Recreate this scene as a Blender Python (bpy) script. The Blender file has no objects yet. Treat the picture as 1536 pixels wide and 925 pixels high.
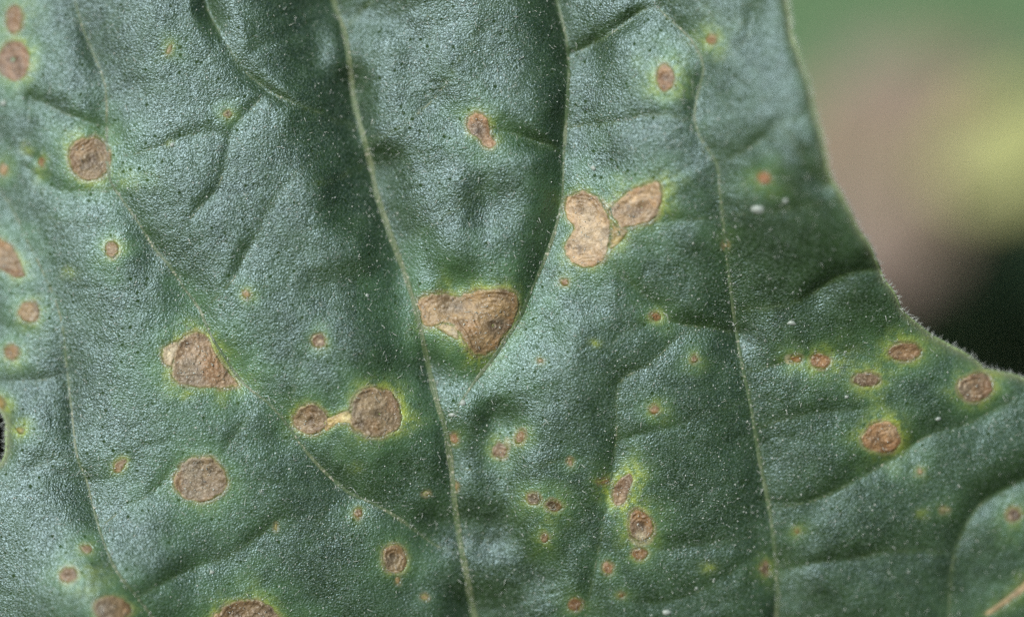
import bpy, math, random
import numpy as np
from mathutils import Matrix, Vector

random.seed(7)
rng = np.random.default_rng(7)

# ------------------------------------------------------------------ frame
PX = 0.00006            # one photograph pixel on the focal plane, metres
CX, CY = 768.0, 462.5   # picture centre
D = 0.30                # camera to leaf plane
TILT = math.radians(74) # leaf faces up and toward the camera
HEIGHT = 0.26           # leaf centre above the soil
FRAME = Matrix.Translation((0, 0, HEIGHT)) @ Matrix.Rotation(TILT, 4, 'X')

scene = bpy.context.scene
C = scene.collection

# ------------------------------------------------------------------ camera
cam = bpy.data.objects.new('camera', bpy.data.cameras.new('camera'))
C.objects.link(cam)
cam.matrix_world = FRAME @ Matrix.Translation((0, 0, D))
cam.data.sensor_width = 36.0
cam.data.lens = 36.0 * D / (1536 * PX)
cam.data.clip_start = 0.01
cam.data.clip_end = 50
cam.data.dof.use_dof = True
cam.data.dof.focus_distance = D + 0.0016
cam.data.dof.aperture_fstop = 3.3
cam.data.dof.aperture_blades = 0
scene.camera = cam

# ------------------------------------------------------------------ world and sun
SUN_LOCAL = Vector((-0.47, 0.42, 0.80)).normalized()
sun_dir = (FRAME.to_3x3() @ SUN_LOCAL).normalized()
world = bpy.data.worlds.new('World')
scene.world = world
world.use_nodes = True
wn = world.node_tree
sky = wn.nodes.new('ShaderNodeTexSky')
sky.sky_type = 'NISHITA'
sky.sun_disc = False
sky.sun_elevation = math.asin(sun_dir.z)
sky.sun_rotation = math.atan2(sun_dir.x, sun_dir.y)
sky.air_density = 1.0
sky.dust_density = 1.5
wn.links.new(sky.outputs[0], wn.nodes['Background'].inputs[0])
wn.nodes['Background'].inputs[1].default_value = 0.06

sun = bpy.data.objects.new('sun', bpy.data.lights.new('sun', 'SUN'))
C.objects.link(sun)
sun.data.energy = 3.0
sun.data.angle = math.radians(16)
sun.data.color = (0.965, 0.99, 1.0)
sun.rotation_euler = sun_dir.to_track_quat('Z', 'Y').to_euler()

vs = scene.view_settings
vs.view_transform = 'Standard'
vs.look = 'None'
vs.exposure = 0.52
vs.gamma = 1.0
vs.use_curve_mapping = False
scene.cycles.use_denoising = False

# ------------------------------------------------------------------ numeric helpers
_tabs = {}
def noise(x, y, wl, seed=0):
    """smooth value noise, about -1..1, wavelength in pixels"""
    if seed not in _tabs:
        _tabs[seed] = np.random.default_rng(1000 + seed).uniform(-1, 1, (256, 256))
    t = _tabs[seed]
    fx, fy = np.asarray(x, float) / wl + 500.37, np.asarray(y, float) / wl + 500.71
    ix, iy = np.floor(fx).astype(int), np.floor(fy).astype(int)
    u, v = fx - ix, fy - iy
    u = u * u * u * (u * (u * 6 - 15) + 10); v = v * v * v * (v * (v * 6 - 15) + 10)
    a, b = t[iy & 255, ix & 255], t[iy & 255, (ix + 1) & 255]
    c, d = t[(iy + 1) & 255, ix & 255], t[(iy + 1) & 255, (ix + 1) & 255]
    return (a * (1 - u) + b * u) * (1 - v) + (c * (1 - u) + d * u) * v

def sstep(a, b, x):
    t = np.clip((x - a) / (b - a), 0, 1)
    return t * t * (3 - 2 * t)

def smooth_line(pts, n=6, closed=False):
    """Catmull-Rom through the points"""
    p = np.asarray(pts, float)
    if closed:
        q = np.vstack([p[-1], p, p[0], p[1]])
    else:
        q = np.vstack([2 * p[0] - p[1], p, 2 * p[-1] - p[-2]])
    out = []
    for i in range(1, len(q) - 2):
        for k in range(n):
            t = k / n
            out.append(0.5 * (2 * q[i] + (q[i + 1] - q[i - 1]) * t + (2 * q[i - 1] - 5 * q[i] + 4 * q[i + 1] - q[i + 2]) * t * t
                              + (3 * q[i] - q[i - 1] - 3 * q[i + 1] + q[i + 2]) * t ** 3))
    if not closed:
        out.append(q[-2])
    return np.array(out)

def resample(line, step):
    seg = np.hypot(*np.diff(line, axis=0).T)
    s = np.concatenate([[0], np.cumsum(seg)])
    n = max(2, int(round(s[-1] / step)) + 1)
    t = np.linspace(0, s[-1], n)
    return np.stack([np.interp(t, s, line[:, 0]), np.interp(t, s, line[:, 1])], 1)

def dist_line(x, y, line):
    """distance to a polyline, and the 0..1 position along it"""
    best = np.full(x.shape, 1e9); par = np.zeros(x.shape); ox = np.zeros(x.shape); oy = np.zeros(x.shape)
    seg = np.hypot(*np.diff(line, axis=0).T); s = np.concatenate([[0], np.cumsum(seg)])
    for i in range(len(line) - 1):
        ax, ay = line[i]; bx, by = line[i + 1]
        dx, dy = bx - ax, by - ay
        l2 = dx * dx + dy * dy + 1e-9
        t = np.clip(((x - ax) * dx + (y - ay) * dy) / l2, 0, 1)
        d = np.hypot(x - ax - t * dx, y - ay - t * dy)
        m = d < best
        best = np.where(m, d, best)
        par = np.where(m, (s[i] + t * seg[i]) / s[-1], par)
        ox = np.where(m, x - ax - t * dx, ox); oy = np.where(m, y - ay - t * dy, oy)
    return best, par, ox / (best + 1.5), oy / (best + 1.5)

def sdf_poly(x, y, poly):
    """signed distance to a closed polygon, positive inside, and the nearest edge point"""
    best = np.full(x.shape, 1e9); qx = np.zeros(x.shape); qy = np.zeros(x.shape)
    inside = np.zeros(x.shape, bool)
    n = len(poly)
    for i in range(n):
        ax, ay = poly[i]; bx, by = poly[(i + 1) % n]
        dx, dy = bx - ax, by - ay
        t = np.clip(((x - ax) * dx + (y - ay) * dy) / (dx * dx + dy * dy + 1e-9), 0, 1)
        ex, ey = ax + t * dx, ay + t * dy
        d = np.hypot(x - ex, y - ey)
        m = d < best
        best = np.where(m, d, best); qx = np.where(m, ex, qx); qy = np.where(m, ey, qy)
        if ay != by:
            cr = ((ay > y) != (by > y)) & (x < dx * (y - ay) / (by - ay) + ax)
            inside ^= cr
    return np.where(inside, best, -best), qx, qy

def to_local(px, py, z):
    """pixel direction taken to the depth z (metres above the leaf plane)"""
    k = (D - z) / D * PX
    return np.stack([(px - CX) * k, (CY - py) * k, z], -1)

# ------------------------------------------------------------------ mesh helpers
def mesh_obj(name, co, faces, mat, parent=None, attrs=None, smooth=True):
    co = np.ascontiguousarray(np.asarray(co, np.float32).reshape(-1, 3))
    faces = np.asarray(faces, np.int32)
    me = bpy.data.meshes.new(name)
    me.vertices.add(len(co)); me.vertices.foreach_set('co', co.ravel())
    k = faces.shape[1]
    me.loops.add(faces.size); me.loops.foreach_set('vertex_index', faces.ravel())
    me.polygons.add(len(faces))
    me.polygons.foreach_set('loop_start', np.arange(0, faces.size, k, dtype=np.int32))
    me.polygons.foreach_set('loop_total', np.full(len(faces), k, np.int32))
    me.polygons.foreach_set('use_smooth', np.full(len(faces), smooth, bool))
    me.update(calc_edges=True)
    for an, av in (attrs or {}).items():
        av = np.asarray(av, np.float32)
        if av.ndim == 1:
            a = me.attributes.new(an, 'FLOAT', 'POINT'); a.data.foreach_set('value', av)
        else:
            a = me.attributes.new(an, 'FLOAT_COLOR', 'POINT')
            a.data.foreach_set('color', np.concatenate([av, np.ones((len(av), 1), np.float32)], 1).ravel())
    me.materials.append(mat)
    o = bpy.data.objects.new(name, me)
    C.objects.link(o)
    if parent is not None:
        o.parent = parent
    return o

def grid_faces(nu, nv, keep=None):
    i = np.arange(nv - 1)[:, None] * nu + np.arange(nu - 1)[None, :]
    f = np.stack([i, i + nu, i + nu + 1, i + 1], -1)
    if keep is not None:
        return f[keep]
    return f.reshape(-1, 4)

def compact(co, faces, attrs):
    used = np.unique(faces)
    mp = np.full(len(co), -1, np.int64); mp[used] = np.arange(len(used))
    return co[used], mp[faces], {k: v[used] for k, v in attrs.items()}

def tube(path, radii, sides=8):
    """closed tube along 3-D points"""
    path = np.asarray(path, float); n = len(path)
    tan = np.gradient(path, axis=0); tan /= np.linalg.norm(tan, axis=1, keepdims=True) + 1e-12
    ref = np.array([0.31, 0.2, 0.93])
    u = np.cross(tan, ref); u /= np.linalg.norm(u, axis=1, keepdims=True) + 1e-12
    v = np.cross(tan, u)
    a = np.arange(sides) * 2 * math.pi / sides
    r = np.broadcast_to(np.asarray(radii, float), (n,))
    co = path[:, None] + (u[:, None] * np.cos(a)[None, :, None] + v[:, None] * np.sin(a)[None, :, None]) * r[:, None, None]
    co = co.reshape(-1, 3)
    f = []
    for i in range(n - 1):
        for k in range(sides):
            k2 = (k + 1) % sides
            f.append((i * sides + k, i * sides + k2, (i + 1) * sides + k2, (i + 1) * sides + k))
    return co, np.array(f)

# ------------------------------------------------------------------ material helpers
def new_mat(name):
    m = bpy.data.materials.new(name); m.use_nodes = True
    nt = m.node_tree
    b = nt.nodes['Principled BSDF']
    return m, nt, b

class NB:
    """tiny node builder"""
    def __init__(self, nt):
        self.nt = nt
        self.co = nt.nodes.new('ShaderNodeTexCoord').outputs['Object']
    def n(self, t, **kw):
        x = self.nt.nodes.new(t)
        for k, v in kw.items(): setattr(x, k, v)
        return x
    def put(self, sock, v):
        if isinstance(v, bpy.types.NodeSocket): self.nt.links.new(v, sock)
        else: sock.default_value = v
    def noise(self, wl, detail=2, rough=0.5, dist=0.0):
        x = self.n('ShaderNodeTexNoise')
        self.put(x.inputs['Vector'], self.co)
        x.inputs['Scale'].default_value = 1.0 / (wl * PX)
        x.inputs['Detail'].default_value = detail
        x.inputs['Roughness'].default_value = rough
        x.inputs['Distortion'].default_value = dist
        return x.outputs['Fac']
    def vor(self, wl, feature='F1'):
        x = self.n('ShaderNodeTexVoronoi', feature=feature)
        self.put(x.inputs['Vector'], self.co)
        x.inputs['Scale'].default_value = 1.0 / (wl * PX)
        return x
    def math(self, op, a, b=0.0, c=None, clamp=False):
        x = self.n('ShaderNodeMath', operation=op, use_clamp=clamp)
        self.put(x.inputs[0], a); self.put(x.inputs[1], b)
        if c is not None: self.put(x.inputs[2], c)
        return x.outputs[0]
    def ramp(self, v, a, b, lo=0.0, hi=1.0):
        x = self.n('ShaderNodeMapRange', interpolation_type='SMOOTHSTEP')
        self.put(x.inputs['Value'], v)
        x.inputs['From Min'].default_value = a; x.inputs['From Max'].default_value = b
        x.inputs['To Min'].default_value = lo; x.inputs['To Max'].default_value = hi
        return x.outputs['Result']
    def mix(self, f, a, b, blend='MIX'):
        x = self.n('ShaderNodeMix', data_type='RGBA', blend_type=blend)
        self.put(x.inputs[0], f)
        self.put(x.inputs[6], a if isinstance(a, bpy.types.NodeSocket) else (*a, 1))
        self.put(x.inputs[7], b if isinstance(b, bpy.types.NodeSocket) else (*b, 1))
        return x.outputs[2]
    def attr(self, name, col=False):
        x = self.n('ShaderNodeAttribute', attribute_name=name)
        return x.outputs['Color' if col else 'Fac']
    def bump(self, h, dist, normal=None, strength=1.0):
        x = self.n('ShaderNodeBump')
        x.inputs['Strength'].default_value = strength
        x.inputs['Distance'].default_value = dist
        self.put(x.inputs['Height'], h)
        if normal is not None: self.put(x.inputs['Normal'], normal)
        return x.outputs['Normal']

def blade_material():
    m, nt, b = new_mat('leaf_blade'); N = NB(nt)
    big = N.noise(170, 3, 0.55); mid = N.noise(34, 3, 0.6); fine = N.noise(5, 2, 0.6)
    c = N.mix(N.ramp(big, 0.35, 0.65), (0.012, 0.028, 0.006), (0.018, 0.042, 0.009))
    c = N.mix(N.ramp(mid, 0.35, 0.7, 0, 0.5), c, (0.033, 0.070, 0.019))
    c = N.mix(N.ramp(fine, 0.45, 0.75, 0, 0.5), c, (0.058, 0.100, 0.042))
    c = N.mix(N.ramp(N.noise(2.6, 1), 0.54, 0.68, 0, 0.5), c, (0.14, 0.19, 0.14))
    # chlorotic halos round the lesions
    h2 = N.math('MULTIPLY', N.attr('halo_wide'), N.ramp(mid, 0.25, 0.7, 0.55, 1.0))
    c = N.mix(N.math('MULTIPLY', h2, 0.75, clamp=True), c, (0.085, 0.185, 0.070))
    h1 = N.math('MULTIPLY', N.attr('halo'), N.ramp(N.noise(13, 3, 0.65), 0.36, 0.6, 0.2, 1.0))
    c = N.mix(N.math('MINIMUM', h1, 1.0), c, (0.31, 0.37, 0.035))
    c = N.mix(N.math('MULTIPLY', N.attr('cream'), N.ramp(N.noise(7, 3, .7), 0.3, 0.6, 0.75, 1.0)), c, N.mix(N.noise(9, 2), (0.56, 0.48, 0.31), (0.40, 0.35, 0.19)))
    c = N.mix(N.math('MULTIPLY', N.attr('scorch'), N.ramp(N.noise(6, 2), 0.35, 0.6, 0.4, 1.0)), c, (0.15, 0.115, 0.05))
    # dark gland dots
    v = N.vor(12.5); dd = N.math('DIVIDE', v.outputs['Distance'], 1.0)
    sx = N.n('ShaderNodeSeparateColor'); N.put(sx.inputs[0], v.outputs['Color'])
    rad = N.math('MULTIPLY_ADD', sx.outputs[0], 0.13, 0.06)
    dot = N.ramp(N.math('SUBTRACT', dd, rad), -0.07, 0.09, 1.0, 0.0)
    dot = N.math('MULTIPLY', dot, N.ramp(sx.outputs[1], 0.05, 0.5))
    c = N.mix(N.math('MULTIPLY', dot, 0.55), c, (0.022, 0.045, 0.013))
    # pale specks
    v2 = N.vor(26); s2 = N.n('ShaderNodeSeparateColor'); N.put(s2.inputs[0], v2.outputs['Color'])
    sp = N.math('MULTIPLY', N.ramp(v2.outputs['Distance'], 0.02, 0.075, 1, 0), N.ramp(s2.outputs[2], 0.45, 0.5))
    c = N.mix(N.math('MULTIPLY', sp, 0.55), c, (0.30, 0.36, 0.24))
    N.put(b.inputs['Base Color'], c)
    # waxy bloom: patchy gloss
    r = N.math('MULTIPLY_ADD', mid, 0.12, 0.34)
    r = N.math('ADD', r, N.math('MULTIPLY', dot, 0.25), clamp=True)
    N.put(b.inputs['Roughness'], r)
    spec = N.math('MULTIPLY', N.ramp(big, 0.3, 0.7, 0.8, 1.0), N.math('MULTIPLY_ADD', dot, -0.97, 1.0))
    spec = N.math('MULTIPLY', spec, N.ramp(N.noise(3.0, 1, 0.6), 0.38, 0.62, 0.4, 1.0))
    N.put(b.inputs['Specular IOR Level'], spec)
    N.put(b.inputs['Coat Weight'], N.math('MULTIPLY', spec, 0.75))
    N.put(b.inputs['Coat Roughness'], N.math('MULTIPLY_ADD', mid, 0.12, 0.34))
    b.inputs['Coat IOR'].default_value = 1.5
    b.inputs['Specular Tint'].default_value = (0.60, 0.90, 1.0, 1)   # blue of the sky's reflection put into the sheen colour
    g1 = N.noise(2.8, 1, 0.6); g2 = N.noise(8.5, 2, 0.6)
    hgt = N.math('ADD', N.math('MULTIPLY', g1, 1.0), N.math('MULTIPLY', g2, 0.35))
    hgt = N.math('SUBTRACT', hgt, N.math('MULTIPLY', dot, 0.4))
    hgt = N.math('ADD', hgt, N.math('MULTIPLY', sp, 0.8))
    nb = N.bump(hgt, 0.00008)
    N.put(b.inputs['Normal'], nb); N.put(b.inputs['Coat Normal'], nb)
    return m

def lesion_material():
    m, nt, b = new_mat('lesion'); N = NB(nt)
    c = N.attr('tint', True)
    f = N.noise(6, 3, 0.65)
    c = N.mix(N.ramp(f, 0.35, 0.68, 0, 0.6), c, N.mix(0.55, c, (0.09, 0.055, 0.03)))
    c = N.mix(N.ramp(N.noise(4, 2), 0.56, 0.70, 0, 0.5), c, (0.50, 0.42, 0.30))  # pale flecks of colour painted as glints on the ridges
    v = N.vor(11); s = N.n('ShaderNodeSeparateColor'); N.put(s.inputs[0], v.outputs['Color'])
    sp = N.math('MULTIPLY', N.ramp(v.outputs['Distance'], 0.05, 0.14, 1, 0), N.ramp(s.outputs[0], 0.7, 0.75))
    c = N.mix(N.math('MULTIPLY', sp, 0.8), c, (0.72, 0.62, 0.52))
    N.put(b.inputs['Base Color'], c)
    b.inputs['Roughness'].default_value = 0.5
    b.inputs['Specular IOR Level'].default_value = 0.5
    h = N.math('ADD', N.math('MULTIPLY', N.noise(4, 2, 0.6), 1.0), N.math('MULTIPLY', N.noise(11, 2), 1.6))
    h = N.math('ADD', h, N.math('MULTIPLY', sp, 1.2))
    N.put(b.inputs['Normal'], N.bump(h, 0.00010))
    return m

def vein_material():
    m, nt, b = new_mat('vein'); N = NB(nt)
    c = N.attr('tint', True)
    c = N.mix(N.ramp(N.noise(7, 3, 0.65), 0.35, 0.65, 0, 0.55), c, (0.075, 0.12, 0.05))
    c = N.mix(N.ramp(N.noise(4, 1), 0.62, 0.72, 0, 0.7), c, (0.50, 0.47, 0.36))
    N.put(b.inputs['Base Color'], c)
    b.inputs['Roughness'].default_value = 0.5
    N.put(b.inputs['Normal'], N.bump(N.noise(5, 2), 0.00006))
    return m

def hair_material():
    m, nt, b = new_mat('hair'); N = NB(nt)
    b.inputs['Base Color'].default_value = (0.60, 0.64, 0.56, 1)
    b.inputs['Roughness'].default_value = 0.35
    b.inputs['Transmission Weight'].default_value = 0.15
    return m

def plain_leaf_material(name, a, bcol, spec=0.5, rough=0.5):
    m, nt, b = new_mat(name); N = NB(nt)
    c = N.mix(N.ramp(N.noise(260, 4, 0.6), 0.35, 0.65), a, bcol)
    c = N.mix(N.ramp(N.noise(60, 3, 0.6), 0.5, 0.75, 0, 0.4), c, tuple(min(1, 1.6 * k) for k in a))
    N.put(b.inputs['Base Color'], c)
    b.inputs['Roughness'].default_value = rough
    b.inputs['Specular IOR Level'].default_value = spec
    N.put(b.inputs['Normal'], N.bump(N.noise(30, 3), 0.0003))
    return m

def soil_material():
    m, nt, b = new_mat('soil'); N = NB(nt)
    c = N.mix(N.ramp(N.noise(300, 5, 0.65), 0.35, 0.7), (0.002, 0.002, 0.001), (0.006, 0.006, 0.003))  # near-black: the deep shadow below is put into the soil colour
    N.put(b.inputs['Base Color'], c)
    b.inputs['Roughness'].default_value = 0.9
    b.inputs['Specular IOR Level'].default_value = 0.02
    N.put(b.inputs['Normal'], N.bump(N.noise(120, 5, 0.7), 0.004))
    return m

M_BLADE, M_LESION, M_VEIN, M_HAIR = blade_material(), lesion_material(), vein_material(), hair_material()
M_SOIL = soil_material()

def tag(o, label=None, cat=None, group=None, kind=None):
    if label: o['label'] = label
    if cat: o['category'] = cat
    if group: o['group'] = group
    if kind: o['kind'] = kind
    return o

# ------------------------------------------------------------------ the soil behind and below
n = 90
gx, gy = np.meshgrid(np.linspace(-3, 3, n), np.linspace(-1.0, 6, n))
gz = 0.012 * noise(gx * 1e3, gy * 1e3, 250, 31) + 0.006 * noise(gx * 1e3, gy * 1e3, 120, 32)
soil = mesh_obj('soil', np.stack([gx, gy, gz], -1), grid_faces(n, n)[:, ::-1], M_SOIL)
tag(soil, kind='structure')

# ------------------------------------------------------------------ leaf outline and vein network (photo pixels)
OUTLINE = [(1176, -30), (1181, 0), (1188, 45), (1203, 90), (1217, 140), (1224, 185), (1236, 235), (1258, 290), (1284, 335), (1312, 380),
           (1328, 420), (1352, 460), (1385, 492), (1420, 515), (1450, 533), (1466, 547), (1474, 556), (1495, 559), (1536, 567), (1640, 605), (1720, 680),
           (1760, 800), (1740, 950), (1650, 1080), (1500, 1180), (1300, 1240), (1100, 1230), (900, 1180), (790, 1120), (700, 1200), (500, 1270), (250, 1250),
           (50, 1150), (-120, 1000), (-180, 850), (-120, 745), (-30, 708), (3, 690), (11, 655), (4, 622), (-25, 600), (-110, 580), (-220, 510), (-262, 380),
           (-240, 150), (-150, -50), (-20, -200), (150, -330), (330, -440), (480, -525), (620, -470), (800, -380), (960, -260), (1100, -130)]
OUT = smooth_line(OUTLINE, 5, closed=True)
OUT = resample(np.vstack([OUT, OUT[:1]]), 9.0)[:-1]
_t = np.roll(OUT, -1, 0) - np.roll(OUT, 1, 0); _t /= np.hypot(_t[:, 0], _t[:, 1])[:, None]
OUT = OUT + np.stack([-_t[:, 1], _t[:, 0]], 1) * (3.2 * noise(OUT[:, 0], OUT[:, 1], 48, 57) + 1.8 * noise(OUT[:, 0], OUT[:, 1], 19, 58))[:, None]

# name, points, depth start/end (mm), half width of the valley (px), drawn vein width start/end (px)
VEINS = [
    ('midrib', [(790, 1120), (760, 1050), (735, 985), (712, 925), (700, 860), (690, 810), (682, 750), (676, 690), (667, 640), (655, 600), (642, 545), (628, 480),
                (612, 425), (598, 385), (580, 335), (565, 290), (556, 245), (545, 205), (531, 150), (524, 90), (515, 40), (500, 0), (488, -80), (478, -250), (480, -500)], 1.7, 3.2, 44, 11, 7),
    ('lateral_vein', [(672, 632), (690, 605), (710, 575), (745, 530), (778, 480), (795, 440), (815, 395), (833, 345), (843, 300), (845, 250), (848, 200), (852, 140),
                      (853, 90), (848, 50), (835, 0), (815, -90), (800, -250)], 1.2, 1.8, 34, 9, 7),
    ('lateral_vein', [(775, 1090), (860, 1060), (960, 1030), (1060, 1000), (1130, 970), (1165, 925), (1160, 800), (1140, 690), (1125, 600), (1110, 530), (1098, 450), (1090, 380), (1080, 290), (1075, 245), (1055, 215),
                      (1042, 180), (1047, 140), (1055, 100), (1035, 58), (990, 15), (960, -40)], 1.0, 0.7, 34, 12, 6),
    ('lateral_vein', [(690, 832), (650, 815), (610, 785), (570, 760), (530, 742), (510, 728), (480, 700), (450, 665), (430, 635), (400, 602), (365, 575), (340, 540),
                      (315, 500), (300, 465), (275, 430), (255, 400), (230, 370), (205, 330), (180, 295), (165, 270), (161, 235), (160, 190), (158, 130), (140, 80), (122, 35), (95, -60)], 0.7, 0.75, 34, 9, 6),
    ('lateral_vein', [(770, 1095), (600, 1080), (400, 1030), (260, 955), (205, 893), (175, 855), (155, 810), (140, 760), (130, 720), (115, 680), (106, 600), (100, 550), (92, 480), (70, 420), (40, 360), (10, 300), (-60, 220)], 0.9, 0.4, 32, 9, 5),
    # branch veins
    ('branch_vein', [(540, 192), (500, 178), (470, 166), (430, 150), (402, 136), (365, 105), (345, 75), (325, 40), (310, 8), (300, -50)], 0.2, 1.2, 16, 5, 4),
    ('branch_vein', [(402, 136), (382, 158), (352, 190), (344, 210), (340, 240), (325, 285), (300, 310), (272, 348), (250, 385)], 0.30, 0.22, 18, 4, 4),
    ('branch_vein', [(305, 465), (340, 430), (355, 412), (370, 380), (392, 345), (405, 310), (440, 265), (480, 230)], 0.6, 0.05, 20, 5, 2),
    ('branch_vein', [(558, 212), (600, 190), (650, 150), (675, 115), (690, 88), (720, 50)], 0.9, 0.3, 20, 5, 3),
    ('branch_vein', [(518, 42), (540, 20), (560, -2), (590, -50)], 1.2, 0.9, 18, 5, 4),
    ('branch_vein', [(602, 366), (640, 345), (670, 322), (695, 306), (725, 280), (745, 240)], 0.45, 0.1, 20, 4, 3),
    ('branch_vein', [(553, 248), (530, 256), (503, 270), (470, 275)], 1.2, 0.1, 22, 4, 3),
    ('branch_vein', [(604, 384), (570, 390), (535, 392)], 0.3, 0.05, 18, 3, 2),
    ('branch_vein', [(846, 226), (810, 215), (765, 200), (735, 195)], 1.2, 0.4, 22, 5, 3),
    ('branch_vein', [(856, 82), (880, 72), (905, 58), (935, 38), (962, 18), (990, 10)], 1.5, 0.9, 26, 5, 4),
    ('branch_vein', [(852, 192), (890, 187), (930, 182), (980, 172), (1040, 180)], 1.0, 0.3, 18, 4, 3),
    ('branch_vein', [(848, 262), (870, 268), (900, 280), (912, 300), (920, 330), (940, 372)], 0.4, 0.1, 14, 4, 4),
    ('branch_vein', [(985, 332), (1030, 330), (1083, 325), (1140, 318), (1200, 310), (1262, 305)], 0.35, 0.25, 22, 4, 3),
    ('branch_vein', [(1103, 499), (1065, 492), (1010, 484), (985, 462), (940, 420), (905, 400)], 0.95, 0.1, 26, 5, 3),
    ('branch_vein', [(1065, 492), (1020, 505), (975, 546), (935, 568), (925, 600), (925, 650), (918, 710), (905, 785), (890, 865), (872, 950), (850, 1030)], 0.35, 0.9, 30, 4, 5),
    ('branch_vein', [(918, 515), (940, 498), (985, 478)], 0.1, 0.35, 16, 3, 3),
    ('branch_vein', [(925, 662), (960, 650), (1012, 640), (1060, 620), (1125, 600)], 0.35, 0.1, 18, 3, 3),
    ('branch_vein', [(905, 800), (950, 812), (1000, 825), (1060, 815), (1160, 800)], 0.3, 0.15, 18, 3, 3),
    ('branch_vein', [(885, 880), (960, 905), (1040, 890), (1110, 850), (1158, 815)], 0.15, 0.3, 22, 3, 3),
    ('branch_vein', [(1100, 462), (1150, 462), (1200, 450), (1230, 432), (1258, 415), (1300, 405), (1330, 408)], 0.35, 0.75, 26, 4, 3),
    ('branch_vein', [(1118, 556), (1160, 548), (1205, 538), (1260, 530), (1330, 500)], 0.6, 0.1, 22, 4, 3),
    ('branch_vein', [(1138, 640), (1180, 628), (1238, 618), (1300, 615)], 0.55, 0.1, 22, 4, 3),
    ('branch_vein', [(1160, 762), (1200, 755), (1235, 745), (1300, 712), (1350, 680), (1390, 655), (1440, 640), (1520, 600)], 0.95, 0.4, 28, 5, 4),
    ('branch_vein', [(1165, 856), (1220, 845), (1280, 838), (1340, 826), (1430, 830)], 0.65, 0.3, 24, 4, 3),
    ('branch_vein', [(1166, 925), (1220, 930), (1300, 950), (1420, 960)], 0.5, 0.2, 24, 4, 3),
    ('branch_vein', [(1430, 980), (1424, 925), (1426, 870), (1432, 830), (1448, 790), (1470, 758), (1500, 738), (1540, 718), (1620, 690)], 0.7, 1.0, 34, 5, 4),
    ('branch_vein', [(1078, 246), (1110, 232), (1145, 208), (1170, 185), (1200, 180)], 0.55, 0.4, 26, 4, 3),
    ('branch_vein', [(1055, 98), (1090, 85), (1120, 60), (1130, 20)], 0.3, 0.4, 26, 4, 3),
    ('branch_vein', [(1170, 185), (1200, 228), (1218, 262), (1240, 280)], 0.3, 0.7, 22, 3, 3),
    ('branch_vein', [(45, 145), (42, 185), (36, 226), (60, 246), (52, 292)], 0.3, 0.3, 16, 5, 4),
    ('branch_vein', [(45, 148), (75, 160), (110, 176), (160, 192)], 0.25, 0.85, 22, 4, 4),
    ('branch_vein', [(40, 250), (80, 282), (120, 290), (172, 286)], 0.3, 0.9, 20, 3, 4),
    ('branch_vein', [(163, 235), (200, 232), (250, 215), (300, 200), (344, 208)], 0.6, 0.15, 22, 4, 3),
    ('branch_vein', [(200, 900), (250, 872), (300, 848), (345, 832), (385, 806), (420, 780)], 0.75, 0.25, 30, 4, 3),
    ('branch_vein', [(150, 790), (190, 760), (230, 738), (262, 700)], 0.45, 0.1, 20, 4, 3),
    ('branch_vein', [(112, 684), (80, 690), (45, 705), (10, 730), (-60, 770)], 0.4, 0.3, 26, 3, 3),
    ('branch_vein', [(395, 598), (372, 625), (352, 655), (330, 690)], 0.7, 0.05, 22, 4, 2),
    ('branch_vein', [(428, 632), (440, 590), (452, 548), (470, 520)], 0.45, 0.1, 20, 4, 2),
    ('branch_vein', [(505, 726), (490, 760), (470, 790)], 0.4, 0.0, 20, 3, 2),
    ('branch_vein', [(676, 700), (720, 706), (780, 704), (850, 690), (918, 700)], 0.45, 0.1, 24, 4, 3),
    ('branch_vein', [(690, 800), (740, 808), (800, 800), (840, 790)], 0.25, 0.05, 24, 3, 2),
    ('branch_vein', [(100, 560), (60, 570), (0, 572), (-60, 560)], 0.4, 0.2, 26, 3, 3),
    ('branch_vein', [(94, 490), (60, 500), (20, 492), (-40, 470)], 0.25, 0.3, 26, 3, 3),
    ('branch_vein', [(205, 335), (150, 340), (90, 330), (20, 310)], 0.3, 0.15, 24, 3, 3),
    ('branch_vein', [(782, 470), (820, 462), (850, 440), (880, 415)], 0.15, 0.1, 16, 3, 2),
]
VEINS = [(nm, smooth_line(p, 3), h0, h1, w, a, b) for nm, p, h0, h1, w, a, b in VEINS]

# ------------------------------------------------------------------ lesions
def ell(cx, cy, rx, ry=None, rot=0.0, wob=0.10, seed=0):
    ry = ry or rx
    a = np.linspace(0, 2 * math.pi, 40, endpoint=False)
    r = 1 + wob * noise(np.cos(a) * 100, np.sin(a) * 100, 70, 200 + seed % 40) + 0.5 * wob * noise(np.cos(a) * 100 + 37 * seed, np.sin(a) * 100, 28, 240 + seed % 40)
    x, y = rx * r * np.cos(a), ry * r * np.sin(a)
    c, s = math.cos(rot), math.sin(rot)
    return np.stack([cx + c * x - s * y, cy + s * x + c * y], 1)

def poly(pts): return smooth_line(pts, 4, closed=True)

BROWN, TAN, ORANGE, PALE = (0.225, 0.170, 0.112), (0.40, 0.285, 0.19), (0.28, 0.135, 0.055), (0.52, 0.44, 0.30)
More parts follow.
